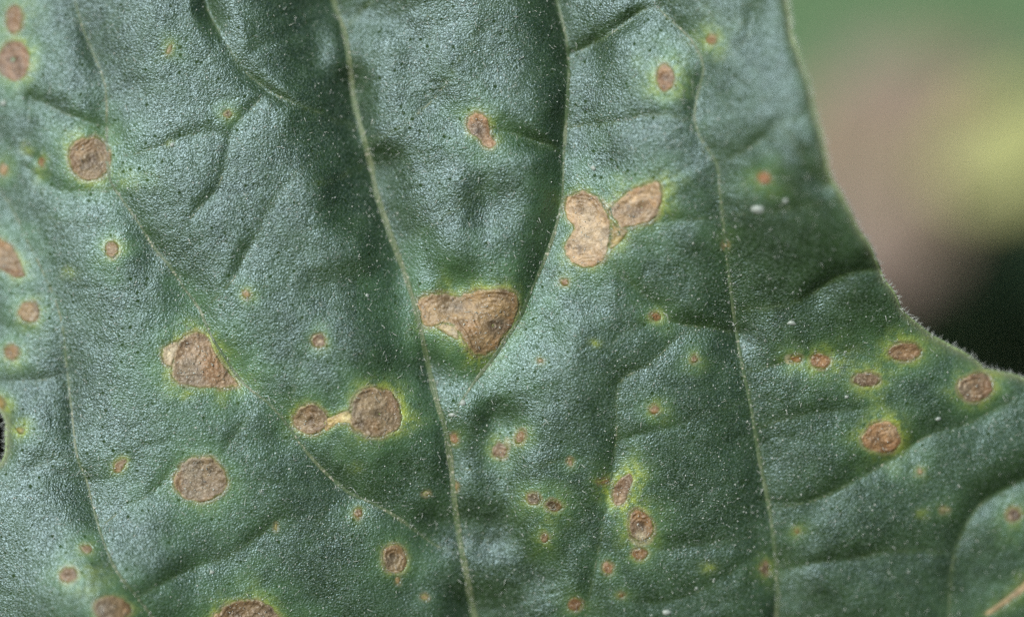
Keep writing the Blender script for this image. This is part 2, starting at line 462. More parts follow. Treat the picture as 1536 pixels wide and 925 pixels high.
# stains inside single lesions: x, y, radius, colour, strength
PATCH = [(650, 465, 24, (.40, .30, .20), .6), (752, 512, 16, (.30, .165, .075), .55), (318, 540, 15, (.34, .20, .11), .5), (303, 722, 6, (.07, .05, .03), .8), (880, 352, 22, (.54, .44, .34), .55),
         (963, 310, 7, (.26, .165, .10), .75), (868, 306, 9, (.28, .19, .12), .5), (740, 489, 10, (.11, .075, .045), .75), (280, 560, 18, (.17, .135, .10), .5), (1335, 640, 10, (.42, .33, .24), .5),
         (960, 806, 8, (.55, .50, .38), .7), (137, 240, 8, (.11, .075, .05), .7), (478, 511, 3.5, (.6, .5, .42), .8), (930, 745, 8, (.42, .30, .20), .6), (570, 600, 14, (.30, .235, .17), .5), (360, 918, 14, (.12, .08, .045), .5)]
# outline, colour, centre of the rings or None, halo strength, halo width, wide halo, pale rim
LES = []
def les(outline, col, cen=None, halo=0.7, hw=9, wide=0.6, rim=0.6, label=None):
    o = resample(np.vstack([outline, outline[:1]]), 2.5)[:-1]
    sz = math.sqrt(np.ptp(o[:, 0]) * np.ptp(o[:, 1])); c0 = o.mean(0)
    rough = 2.6 if sz < 32 else 1.0
    nn = rough * 0.018 * sz * noise(o[:, 0], o[:, 1], 14, 35) + (0.4 + 0.006 * sz) * noise(o[:, 0], o[:, 1], 5.5, 36)
    vv = o - c0; vv = vv / (np.hypot(vv[:, 0], vv[:, 1])[:, None] + 1e-6)
    outline = o + vv * nn[:, None]
    LES.append((outline, col, cen, halo, hw, wide, rim, label))
k = 0
les(ell(136, 238, 34, 33, 0, .07, 1), BROWN, (138, 240), 0.9, 9, 0.9, 0.8, 'round brown lesion with dark eye and concentric rings')
les(ell(20, 92, 25, 31, 0.1, .08, 2), (0.25, 0.16, 0.12), (20, 90), 0.7, 12, 0.9, 0.3)
les(ell(22, 30, 14, 22, 0.0, .08, 3), (0.24, 0.16, 0.11), None, 0.7, 12, 0.9, 0.3)
les(poly([(-18, 352), (8, 362), (22, 376), (32, 395), (38, 414), (22, 418), (-2, 404), (-20, 400)]), (0.27, 0.16, 0.08), None, 0.4, 10, 0.8, 0.4)
les(ell(44, 468, 17, 17, 0, .08, 5), (0.27, 0.19, 0.11), None, 0.7, 9, 0.8, 0.5)
les(ell(17, 528, 12, 12, 0, .08, 6), (0.24, 0.14, 0.05), None, 0.9, 9, 0.8, 0.4)
les(ell(168, 374, 11, 13, -0.3, .1, 7), (0.30, 0.20, 0.13), None, 0.9, 7, 0.9, 0.8)
les(ell(369, 441, 7, 7, 0, .12, 8), (0.34, 0.22, 0.13), None, 0.7, 6, 0.7, 0.6)
les(poly([(270, 510), (283, 500), (299, 496), (311, 503), (320, 520), (331, 540), (346, 558), (358, 574), (352, 580), (325, 583), (295, 581), (268, 573), (257, 560), (260, 535), (264, 520)]),
    (0.27, 0.19, 0.13), (266, 505), 0.9, 10, 0.9, 0.9, 'triangular grey brown lesion with curved ridges')
les(poly([(244, 522), (254, 515), (266, 512), (270, 520), (264, 535), (258, 550), (248, 546), (242, 535)]), (0.60, 0.53, 0.43), None, 0.4, 8, 0.5, 0.9, 'pale papery lobe of the triangular lesion')
les(ell(303, 719, 42, 35, -0.1, .09, 9), BROWN, None, 0.55, 10, 0.75, 0.7, 'large round brown lesion with small dark pit')
les(ell(466, 629, 26, 25, 0, .08, 10), BROWN, (466, 629), 0.6, 8, 0.7, 0.8)
les(ell(563, 617, 42, 39, 0.3, .08, 11), BROWN, (568, 622), 1.0, 12, 0.8, 0.9, 'large round brown lesion joined to a smaller one by a cream bridge')
les(ell(478, 511, 11, 11, 0, .08, 12), (0.22, 0.13, 0.09), (478, 511), 0.4, 6, 0.5, 0.4)
les(poly([(624, 455), (633, 443), (650, 438), (667, 439), (685, 444), (698, 439), (716, 434), (747, 431), (764, 433), (775, 441), (778, 456), (773, 474), (761, 500), (744, 524),
          (728, 535), (713, 535), (704, 524), (692, 510), (686, 497), (678, 487), (667, 485), (653, 489), (640, 489), (631, 481), (626, 468)]),
    (0.275, 0.190, 0.108), (740, 489), 1.0, 10, 0.8, 0.7, 'largest lesion, heart shaped, brown with ring ridges and a dark eye')
les(poly([(699, 186), (705, 173), (718, 168), (731, 177), (735, 190), (736, 202), (745, 213), (738, 223), (726, 221), (716, 208), (704, 199)]), (0.31, 0.19, 0.115), (719, 186), 0.5, 8, 0.6, 0.7)
les(ell(998, 117, 15, 21, 0, .08, 14), (0.33, 0.19, 0.12), (998, 117), 1.0, 13, 0.9, 0.4)
les(ell(1067, 60, 8, 9, 0, .1, 15), (0.34, 0.17, 0.08), None, 0.8, 13, 0.6, 0.3)
les(ell(1146, 268, 12, 11, 0, .1, 16), (0.34, 0.14, 0.07), None, 0.5, 12, 0.7, 0.2)
les(poly([(849, 298), (861, 288), (880, 287), (895, 294), (905, 309), (914, 322), (918, 340), (914, 365), (909, 385), (895, 398), (880, 402), (862, 397), (850, 385), (847, 370), (855, 352),
          (861, 342), (850, 328), (846, 310)]), TAN, (872, 314), 0.45, 10, 0.6, 0.5, 'pale tan lesion shaped like two fused discs')
les(poly([(911, 319), (924, 303), (941, 288), (965, 277), (989, 270), (993, 285), (992, 305), (986, 324), (975, 334), (955, 338), (932, 343), (925, 334)]), TAN, (963, 310), 1.0, 12, 0.7, 0.5,
    'pale tan wing shaped lesion with an eye')
les(ell(984, 475, 9, 8, 0, .1, 19), ORANGE, None, 0.7, 8, 0.6, 0.5)
les(ell(982, 614, 9, 8, 0, .1, 20), ORANGE, None, 0.8, 8, 0.6, 0.4)
les(ell(1041, 539, 6, 7, 0, .1, 21), ORANGE, None, 0.6, 7, 0.6, 0.4)
les(ell(847, 423, 7, 6, 0, .1, 22), ORANGE, None, 0.4, 8, 0.5, 0.4)
les(ell(750, 675, 13, 13, 0, .1, 23), (0.25, 0.125, 0.055), None, 0.5, 10, 0.7, 0.7)
les(ell(780, 655, 8, 14, 0.5, .12, 24), (0.30, 0.18, 0.11), None, 0.4, 9, 0.6, 0.8)
les(ell(681, 658, 7, 9, 0, .12, 25), (0.30, 0.17, 0.12), None, 0.3, 8, 0.5, 0.5)
les(ell(800, 747, 13, 10, 0.1, .1, 26), (0.16, 0.09, 0.045), (800, 747), 0.5, 14, 0.8, 0.4)
les(ell(829, 758, 13, 10, 0.1, .1, 27), (0.19, 0.10, 0.045), (829, 758), 0.6, 14, 0.8, 0.4)
les(ell(817, 806, 7, 8, 0, .1, 28), (0.30, 0.15, 0.08), None, 0.4, 10, 0.5, 0.3)
les(poly([(936, 713), (945, 709), (950, 718), (945, 735), (940, 750), (930, 758), (921, 756), (918, 742), (923, 724)]), (0.27, 0.17, 0.10), None, 1.1, 14, 0.8, 0.7)
les(poly([(946, 768), (955, 762), (968, 767), (979, 780), (982, 795), (974, 808), (960, 812), (947, 805), (942, 790)]), (0.25, 0.145, 0.07), (962, 790), 1.1, 13, 0.8, 0.8)
les(ell(960, 830, 12, 11, 0, .1, 31), (0.27, 0.13, 0.065), None, 0.6, 8, 0.6, 0.4)
les(ell(911, 851, 9, 10, 0, .1, 32), (0.38, 0.19, 0.12), None, 0.3, 8, 0.5, 0.4)
les(ell(862, 906, 12, 11, 0, .1, 33), (0.19, 0.09, 0.04), None, 0.5, 10, 0.6, 0.3)
les(ell(856, 692, 6, 7, 0, .1, 34), (0.24, 0.16, 0.08), None, 0.2, 7, 0.4, 0.2)
les(ell(1357, 527, 27, 15, 0, .08, 35), (0.22, 0.13, 0.075), None, 0.8, 12, 0.9, 0.4)
les(ell(1299, 569, 21, 13, 0, .08, 36), (0.20, 0.10, 0.045), None, 0.9, 12, 0.8, 0.5)
les(ell(1230, 541, 17, 13, 0, .08, 37), (0.25, 0.12, 0.05), None, 0.8, 12, 0.8, 0.6)
les(ell(1194, 538, 11, 7, 0, .08, 38), (0.30, 0.16, 0.07), None, 0.8, 10, 0.8, 0.6)
les(ell(1322, 655, 30, 25, 0, .08, 39), (0.30, 0.18, 0.10), None, 0.85, 12, 0.7, 0.7, 'round orange brown lesion with pale glints and yellow lower edge')
les(ell(1463, 580, 29, 22, -0.3, .08, 40), (0.21, 0.14, 0.09), None, 0.6, 10, 0.7, 0.6, 'dull brown lesion at the notch of the leaf margin')
les(ell(1521, 771, 12, 12, 0, .08, 41), (0.22, 0.11, 0.05), (1521, 771), 0.6, 10, 0.7, 0.4)
les(ell(1148, 851, 8, 13, 0, .1, 42), (0.28, 0.13, 0.07), None, 0.5, 10, 0.5, 0.3)
les(ell(592, 837, 19, 24, 0, .08, 44), (0.20, 0.15, 0.09), (590, 835), 0.5, 7, 0.6, 0.8)
les(ell(370, 932, 52, 36, 0, .06, 45), (0.22, 0.15, 0.085), (372, 945), 0.8, 12, 0.8, 0.9, 'large brown lesion with strong concentric ridges and green yellow rim')
les(ell(167, 912, 29, 19, 0.05, .1, 46), (0.19, 0.135, 0.08), None, 0.6, 9, 0.8, 0.7)
les(ell(103, 861, 15, 13, 0, .1, 47), (0.20, 0.13, 0.075), (101, 859), 0.7, 10, 0.8, 0.6)
les(ell(130, 823, 9, 8, 0, .1, 48), (0.26, 0.17, 0.12), None, 0.4, 9, 0.8, 0.4)
les(ell(180, 699, 8, 14, 0.6, .15, 49), (0.36, 0.27, 0.19), None, 0.7, 5, 0.3, 0.8)
les(ell(538, 769, 7, 10, 0, .12, 50), (0.28, 0.15, 0.085), None, 0.3, 7, 0.4, 0.4)
les(ell(1380, 707, 6, 6, 0, .12, 51), (0.42, 0.28, 0.13), None, 0.4, 7, 0.5, 0.4)
les(ell(341, 172, 8, 7, 0, .15, 52), (0.20, 0.14, 0.06), None, 0.4, 8, 0.6, 0.3)
les(ell(62, 243, 6, 9, 0, .15, 53), (0.26, 0.11, 0.06), None, 0.5, 8, 0.7, 0.2)
les(ell(5, 254, 8, 10, 0, .15, 54), (0.40, 0.26, 0.16), None, 0.4, 9, 0.7, 0.3)
les(ell(-2, 606, 9, 11, 0, .15, 55), (0.30, 0.22, 0.06), None, 0.9, 10, 0.8, 0.3)
les(ell(1088, 368, 5, 6, 0, .12, 56), (0.42, 0.27, 0.15), None, 0.2, 7, 0.4, 0.3)
les(ell(905, 722, 11, 5, -0.2, .15, 57), (0.22, 0.13, 0.05), None, 0.5, 9, 0.5, 0.2)
les(ell(597, 870, 5, 6, 0, .15, 58), (0.30, 0.22, 0.12), None, 0.1, 6, 0.2, 0.2)
les(ell(637, 895, 6, 6, 0, .15, 59), (0.26, 0.18, 0.10), None, 0.1, 6, 0.2, 0.2)
les(ell(640, 740, 7, 5, 0, .15, 60), (0.30, 0.28, 0.16), None, 0.1, 6, 0.2, 0.2)
les(poly([(1478, 917), (1500, 902), (1520, 886), (1545, 866), (1552, 872), (1530, 893), (1508, 908), (1484, 922)]), (0.46, 0.36, 0.24), None, 0.4, 9, 0.5, 0.3, 'long pale straw coloured split along a vein')
les(ell(30, 645, 7, 6, 0, .15, 62), (0.30, 0.28, 0.06), None, 0.8, 8, 0.7, 0.2)
les(ell(683, 730, 5, 8, 0, .15, 63), (0.33, 0.20, 0.11), None, 0.1, 6, 0.2, 0.2)
les(ell(1417, 765, 8, 5, 0, .15, 64), (0.33, 0.32, 0.17), None, 0.2, 7, 0.3, 0.2)
les(ell(1195, 797, 5, 5, 0, .15, 65), (0.28, 0.25, 0.08), None, 0.5, 7, 0.5, 0.2)
les(ell(254, 75, 4, 9, 0.5, .15, 66), (0.50, 0.46, 0.33), None, 0.5, 7, 0.5, 0.2)
les(ell(810, 541, 5, 4, 0, .15, 67), (0.32, 0.22, 0.12), None, 0.3, 7, 0.3, 0.2)
les(ell(414, 790, 3, 7, 0, .15, 68), (0.34, 0.26, 0.12), None, 0.1, 5, 0.2, 0.2)
les(ell(932, 892, 6, 5, 0, .15, 69), (0.25, 0.13, 0.06), None, 0.2, 7, 0.3, 0.2)
# yellow blotches with no dead centre: x, y, rx, ry, strength
BLOTCH = [(892, 514, 8, 6, .6), (1062, 850, 12, 9, .45), (255, 216, 8, 6, .6), (103, 410, 12, 10, .35), (950, 762, 22, 34, .65), (500, 626, 26, 10, .55),
          (275, 590, 26, 10, .5), (1268, 548, 60, 22, .35), (20, 62, 14, 12, .6), (130, 870, 40, 26, .35), (170, 268, 50, 16, .35), (930, 350, 14, 22, .6),
          (1390, 515, 40, 14, .4), (1440, 570, 10, 24, .4), (1384, 770, 10, 8, .35), (533, 700, 12, 8, .4), (720, 545, 22, 14, .4), (1430, 590, 16, 12, .3), (40, 225, 10, 12, .5), (58, 262, 8, 20, .5)]
# cream, bleached tissue between lesions
CREAM = [([(903, 298), (912, 306), (922, 303), (926, 318), (914, 322)], .6), ([(1178, 535), (1186, 533), (1187, 543), (1180, 544)], .8),
         ([(944, 806), (962, 813), (978, 806), (976, 814), (960, 818), (948, 813)], .6), ([(755, 682), (764, 674), (766, 662), (760, 655), (756, 665)], .4)]
les(poly([(488, 629), (505, 621), (524, 614), (529, 625), (524, 634), (508, 635), (496, 644), (487, 647)]), (0.50, 0.44, 0.25), None, 0.5, 8, 0.4, 0.1, 'cream bleached bridge between two lesions')
les(poly([(652, 489), (667, 484), (680, 488), (689, 499), (689, 511), (676, 506), (663, 498)]), (0.54, 0.46, 0.29), None, 0.2, 6, 0.4, 0.1, 'dry cream notch beside the largest lesion')
les(poly([(916, 328), (926, 338), (942, 344), (937, 357), (926, 368), (914, 374), (916, 350)]), (0.46, 0.38, 0.17), None, 0.9, 9, 0.5, 0.1, 'yellow cream strip between the two pale tan lesions')

# ------------------------------------------------------------------ height field of the blade
def macro(x, y):
    """overall curve of the leaf, mm"""
    z = -1.6 * (np.clip(760 - x, 0, None) / 760) ** 1.5
    z = z - 3.0 * (np.clip(250 - x, 0, None) / 250) ** 1.6 * sstep(760, 500, y)
    z = z - 1.3 * (np.clip(620 - y, 0, None) / 620) ** 1.7
    # the upper right panel lifts toward the viewer, the lower right one falls away
    z = z + 5.6 * (np.clip(x - 870, 0, 500) / 320) ** 1.3 * sstep(560, 170, y)
    z = z - 3.0 * (np.clip(x - 700, 0, None) / 760) ** 1.3 * sstep(200, 550, y)
    z = z - 2.5 * (np.clip(y - 520, 0, None) / 400) ** 1.5 * sstep(200, 650, x)
    # bulge of the lower left lobe, falling away to its margin
    z = z + 3.2 * np.exp(-(((x - 150) / 110) ** 2 + ((y - 905) / 105) ** 2))
    return z

def cells(x, y, wl, seed):
    """distance to the nearest cell border of an irregular net, in pixels"""
    g = np.random.default_rng(seed).uniform(0.1, 0.9, (256, 256, 2))
    ix, iy = np.floor(x / wl).astype(int), np.floor(y / wl).astype(int)
    f1 = np.full(x.shape, 1e9); f2 = np.full(x.shape, 1e9)
    for dy in (-1, 0, 1):
        for dx in (-1, 0, 1):
            cx, cy = ix + dx, iy + dy
            p = g[cy & 255, cx & 255]
            d = np.hypot(x - (cx + p[..., 0]) * wl, y - (cy + p[..., 1]) * wl)
            f2 = np.minimum(f2, np.maximum(f1, d)); f1 = np.minimum(f1, d)
    return (f2 - f1) * 0.5

def spacing(lo, a, b, hi, fine, coarse):
    return np.concatenate([np.arange(lo, a, coarse), np.arange(a, b, fine), np.arange(b, hi + coarse, coarse)])
XS = spacing(-280, -24, 1560, 1780, 2.0, 8.0)
YS = spacing(-540, -20, 946, 1290, 2.0, 8.0)
GX, GY = np.meshgrid(XS, YS)

def box_of(line, m):
    x0, y0 = line.min(0) - m; x1, y1 = line.max(0) + m
    i0, i1 = np.searchsorted(XS, [x0, x1]); j0, j1 = np.searchsorted(YS, [y0, y1])
    return slice(j0, j1), slice(i0, i1)

wx = GX + 3.0 * noise(GX, GY, 30, 1) + 5 * noise(GX, GY, 90, 2)
wy = GY + 3.0 * noise(GX, GY, 30, 3) + 5 * noise(GX, GY, 90, 4)
crease = np.zeros_like(GX)
veinness = np.zeros_like(GX)
for nm, line, h0, h1, w, a, b in VEINS:
    s = box_of(line, 7.5 * w)
    d, t, ox, oy = dist_line(GX[s], GY[s], line)
    side = -0.72 * ox - 0.69 * oy          # steeper on the upper left bank, gentler on the other
    ww = w * {'midrib': 1.75 - 0.75 * side, 'lateral_vein': 1.35 - 0.55 * side, 'branch_vein': 0.92 - 0.34 * side}[nm] * (1 + 0.35 * noise(GX[s], GY[s], 70, 5))
    prof = np.clip(1 - (np.sqrt(d * d + 6) - 2.4) / (2.5 * ww), 0, 1) ** 2.2
    hh = {'midrib': 1.3, 'lateral_vein': 1.2, 'branch_vein': 0.85}[nm] * (h0 + (h1 - h0) * t) * (1 + (0.6 if nm == 'branch_vein' else 0.3) * noise(GX[s], GY[s], 60, 6))
    contrib = hh * prof
    crease[s] = (crease[s] ** 3 + contrib ** 3) ** (1 / 3) if nm == 'branch_vein' else np.maximum(crease[s], 0) * (1 - 0.55 * prof) + contrib
    veinness[s] = np.maximum(veinness[s], np.exp(-(d / 5) ** 2) * min(1, max(h0, h1)))
Z = macro(GX, GY) - crease
net = cells(wx + 6 * noise(GX, GY, 40, 51), wy + 6 * noise(GX, GY, 40, 52), 74, 53)
net2 = cells(wx, wy, 29, 54)
Z -= 0.060 * np.exp(-np.sqrt(net ** 2 + 1.5) / 7) * (0.6 + 0.5 * noise(GX, GY, 130, 55)) + 0.030 * np.exp(-np.sqrt(net2 ** 2 + 1) / 4)
Z += 0.08 * noise(GX, GY, 95, 7) + 0.038 * noise(wx, wy, 42, 8) + 0.012 * noise(wx, wy, 19, 9) + 0.004 * noise(GX, GY, 9, 10)
SD, QX, QY = np.full_like(GX, 1e3), np.zeros_like(GX), np.zeros_like(GX)
SD, QX, QY = sdf_poly(GX, GY, OUT)
Z -= 0.9 * np.exp(-np.clip(SD, 0, None) / 16)          # the margin turns down
Z *= 0.001                                                # metres

scorch = np.zeros_like(GX)
halo = np.zeros_like(GX); wide = np.zeros_like(GX); cream = np.zeros_like(GX); sink = np.zeros_like(GX)
for i, (outl, col, cen, hs, hw, wd, rim, lab) in enumerate(LES):
    s = box_of(outl, 90)
    sd, _, _ = sdf_poly(GX[s], GY[s], outl)
    dist = np.clip(-sd, 0, None)
    dn = dist * (1 + 0.45 * noise(GX[s], GY[s], 26, 11))
    size = math.sqrt(np.ptp(outl[:, 0]) * np.ptp(outl[:, 1]))
    ang = 0.65 + 0.5 * noise(GX[s] + 91 * i, GY[s], 55, 12)
    halo[s] = np.maximum(halo[s], hs * (0.75 + 0.3 * min(1, size / 60)) * ang * np.exp(-(dn / (0.95 * hw)) ** 1.2))
    wide[s] = np.maximum(wide[s], wd * np.exp(-(dn / (12 + 0.38 * size)) ** 1.5))
    cream[s] = np.maximum(cream[s], 0.55 * rim * np.exp(-((dist - 0.5) / 2.4) ** 2) * (0.6 + 0.6 * noise(GX[s], GY[s], 18, 13)).clip(0, 1))
    scorch[s] = np.maximum(scorch[s], 0.85 * np.exp(-(dist / (2.2 + 0.02 * size)) ** 2) * np.clip(0.55 + 0.9 * noise(GX[s] + 40 * i, GY[s], 20, 56), 0, 1))
    sink[s] = np.maximum(sink[s], sstep(0.5, 3.0, sd))
for x, y, rx, ry, st in BLOTCH:
    s = box_of(np.array([[x, y]]), 4 * max(rx, ry))
    halo[s] = np.maximum(halo[s], st * np.exp(-(((GX[s] - x) / rx) ** 2 + ((GY[s] - y) / ry) ** 2)) * (0.8 + 0.4 * noise(GX[s], GY[s], 16, 14)))
for pts, st in CREAM:
    pl = poly(pts); s = box_of(pl, 12)
    sd, _, _ = sdf_poly(GX[s], GY[s], pl)
    cream[s] = np.maximum(cream[s], st * sstep(-3, 2, sd))
cream = np.maximum(cream, 0.38 * np.exp(-np.abs(SD) / 4.5))
wide = np.maximum(wide, 0.55 * np.exp(-np.abs(SD) / 14))
halo = np.maximum(halo, 0.05 * veinness)

def bil(A, x, y):
    x = np.clip(np.asarray(x, float), XS[0], XS[-1] - 1e-6); y = np.clip(np.asarray(y, float), YS[0], YS[-1] - 1e-6)
    i = np.clip(np.searchsorted(XS, x, 'right') - 1, 0, len(XS) - 2); j = np.clip(np.searchsorted(YS, y, 'right') - 1, 0, len(YS) - 2)
    u = (x - XS[i]) / (XS[i + 1] - XS[i]); v = (y - YS[j]) / (YS[j + 1] - YS[j])
    return (A[j, i] * (1 - u) + A[j, i + 1] * u) * (1 - v) + (A[j + 1, i] * (1 - u) + A[j + 1, i + 1] * u) * v

# ------------------------------------------------------------------ the leaf
leaf = bpy.data.objects.new('diseased_leaf', None)
C.objects.link(leaf)
leaf.matrix_world = FRAME
tag(leaf, 'large dark green veined leaf in sharp focus, covered with brown lesions in yellow halos', 'leaf')

near = np.abs(SD) < np.where(np.abs(GX - 768) < 800, 1.5, 6.0)
PXX = np.where(near, QX, GX); PYY = np.where(near, QY, GY)
inside = (SD > 0) | near
keep = inside[:-1, :-1] & inside[1:, :-1] & inside[1:, 1:] & inside[:-1, 1:]
co = to_local(PXX, PYY, Z - 0.00020 * sink).reshape(-1, 3)
f = grid_faces(len(XS), len(YS), keep)
co, f, at = compact(co, f, {'halo': halo.ravel(), 'halo_wide': wide.ravel(), 'cream': cream.ravel(), 'scorch': scorch.ravel()})
mesh_obj('blade', co, f, M_BLADE, leaf, at)

# underside, a coarser sheet a third of a millimetre below
xs2, ys2 = np.arange(-270, 1775, 9.0), np.arange(-532, 1282, 9.0)
ax, ay = np.meshgrid(xs2, ys2)
sd2, q2x, q2y = sdf_poly(ax, ay, OUT)
nr = np.abs(sd2) < 7
ax = np.where(nr, q2x, ax); ay = np.where(nr, q2y, ay)
ins = (sd2 > 0) | nr
kp = ins[:-1, :-1] & ins[1:, :-1] & ins[1:, 1:] & ins[:-1, 1:]
thin = 0.00045 * sstep(0, 20, np.clip(sd2, 0, None)) + 0.00006
co, f, at = compact(to_local(ax, ay, bil(Z, ax, ay) - thin).reshape(-1, 3), grid_faces(len(xs2), len(ys2), kp)[:, ::-1], {})
under = plain_leaf_material('leaf_underside', (0.10, 0.17, 0.08), (0.13, 0.20, 0.10), 0.3, 0.6)
mesh_obj('underside', co, f, under, leaf)

# margin: the pale rounded rim of the blade
rim_line = resample(np.vstack([OUT, OUT[:1]]), 4.0)
zz = bil(Z, rim_line[:, 0], rim_line[:, 1])
pth = to_local(rim_line[:, 0], rim_line[:, 1], zz - 0.00006)
co, f = tube(pth, PX * (2.2 + 0.7 * noise(rim_line[:, 0], rim_line[:, 1], 14, 15)), 6)
tint = np.repeat(np.array([[0.20, 0.27, 0.11]]) * (1 + 0.3 * noise(rim_line[:, 0], rim_line[:, 1], 40, 16))[:, None], 6, 0)
mesh_obj('margin', co, f, M_VEIN, leaf, {'tint': tint})

# veins: low rounded ridges lying in the bottom of the creases
def vein(nm, line, a, b):
    L = resample(line, 2.5)
    n = len(L)
    sdm = sdf_poly(L[:, 0], L[:, 1], OUT)[0]
    L = L[sdm > 4]; n = len(L)
    if n < 4: return
    t = np.linspace(0, 1, n)
    tan = np.gradient(L, axis=0); tan /= np.hypot(tan[:, 0], tan[:, 1])[:, None] + 1e-9
    nor = np.stack([-tan[:, 1], tan[:, 0]], 1)
    width = (1.0 if nm == 'midrib' else 0.75) * (a + (b - a) * t) * (1 + 0.22 * noise(L[:, 0], L[:, 1], 22, 17)) * np.minimum(1, np.minimum(t, 1 - t) * 12 + 0.15)
    m = 15 if nm == 'midrib' else 7
    s = np.linspace(-1, 1, m)
    px = L[:, None, 0] + nor[:, None, 0] * s[None] * width[:, None] / 2
    py = L[:, None, 1] + nor[:, None, 1] * s[None] * width[:, None] / 2
    prof = np.sqrt(np.clip(1 - s * s, 0, 1))
    if nm == 'midrib':
        prof = prof * (0.80 + 0.20 * np.cos(3.2 * math.pi * s))
    hgt = width * PX * (0.26 if nm == 'midrib' else 0.20)
    z = bil(Z, px, py) + hgt[:, None] * prof[None] - 0.00004
    z += 0.000025 * noise(px, py, 6, 18) * prof[None]
    co = to_local(px, py, z).reshape(-1, 3)
    # pale green beige, drier and browner in patches toward the base of the midrib
    g = np.array({'midrib': (0.070, 0.112, 0.040), 'lateral_vein': (0.052, 0.092, 0.034), 'branch_vein': (0.040, 0.076, 0.027)}[nm])
    dry = np.array([0.27, 0.27, 0.155])
    kk = sstep(0.1, 0.7, noise(px, py, 38, 19)) * {'midrib': 0.5, 'lateral_vein': 0.3, 'branch_vein': 0.2}[nm]
    if nm == 'midrib':
        lines = np.exp(-((s[None] - 0.28 + 0.12 * noise(L[:, :1], L[:, 1:], 50, 44)) / 0.17) ** 2) + 0.7 * np.exp(-((s[None] + 0.38) / 0.13) ** 2)
        kk = np.maximum(kk * 0.6, 0.6 * lines * np.clip(0.6 + 0.7 * noise(px, py, 30, 20), 0, 1))
    if nm == 'lateral_vein':
        kk = np.maximum(kk, 0.22 * np.exp(-(s[None] / 0.3) ** 2) * np.clip(0.4 + 0.8 * noise(px, py, 36, 20), 0, 1))
    tint = g[None, None] * (1 - kk[..., None]) + dry[None, None] * kk[..., None]
    mesh_obj(nm, co, grid_faces(m, n), M_VEIN, leaf, {'tint': tint.reshape(-1, 3)})
for nm, line, h0, h1, w, a, b in VEINS:
    vein(nm, line, a, b)

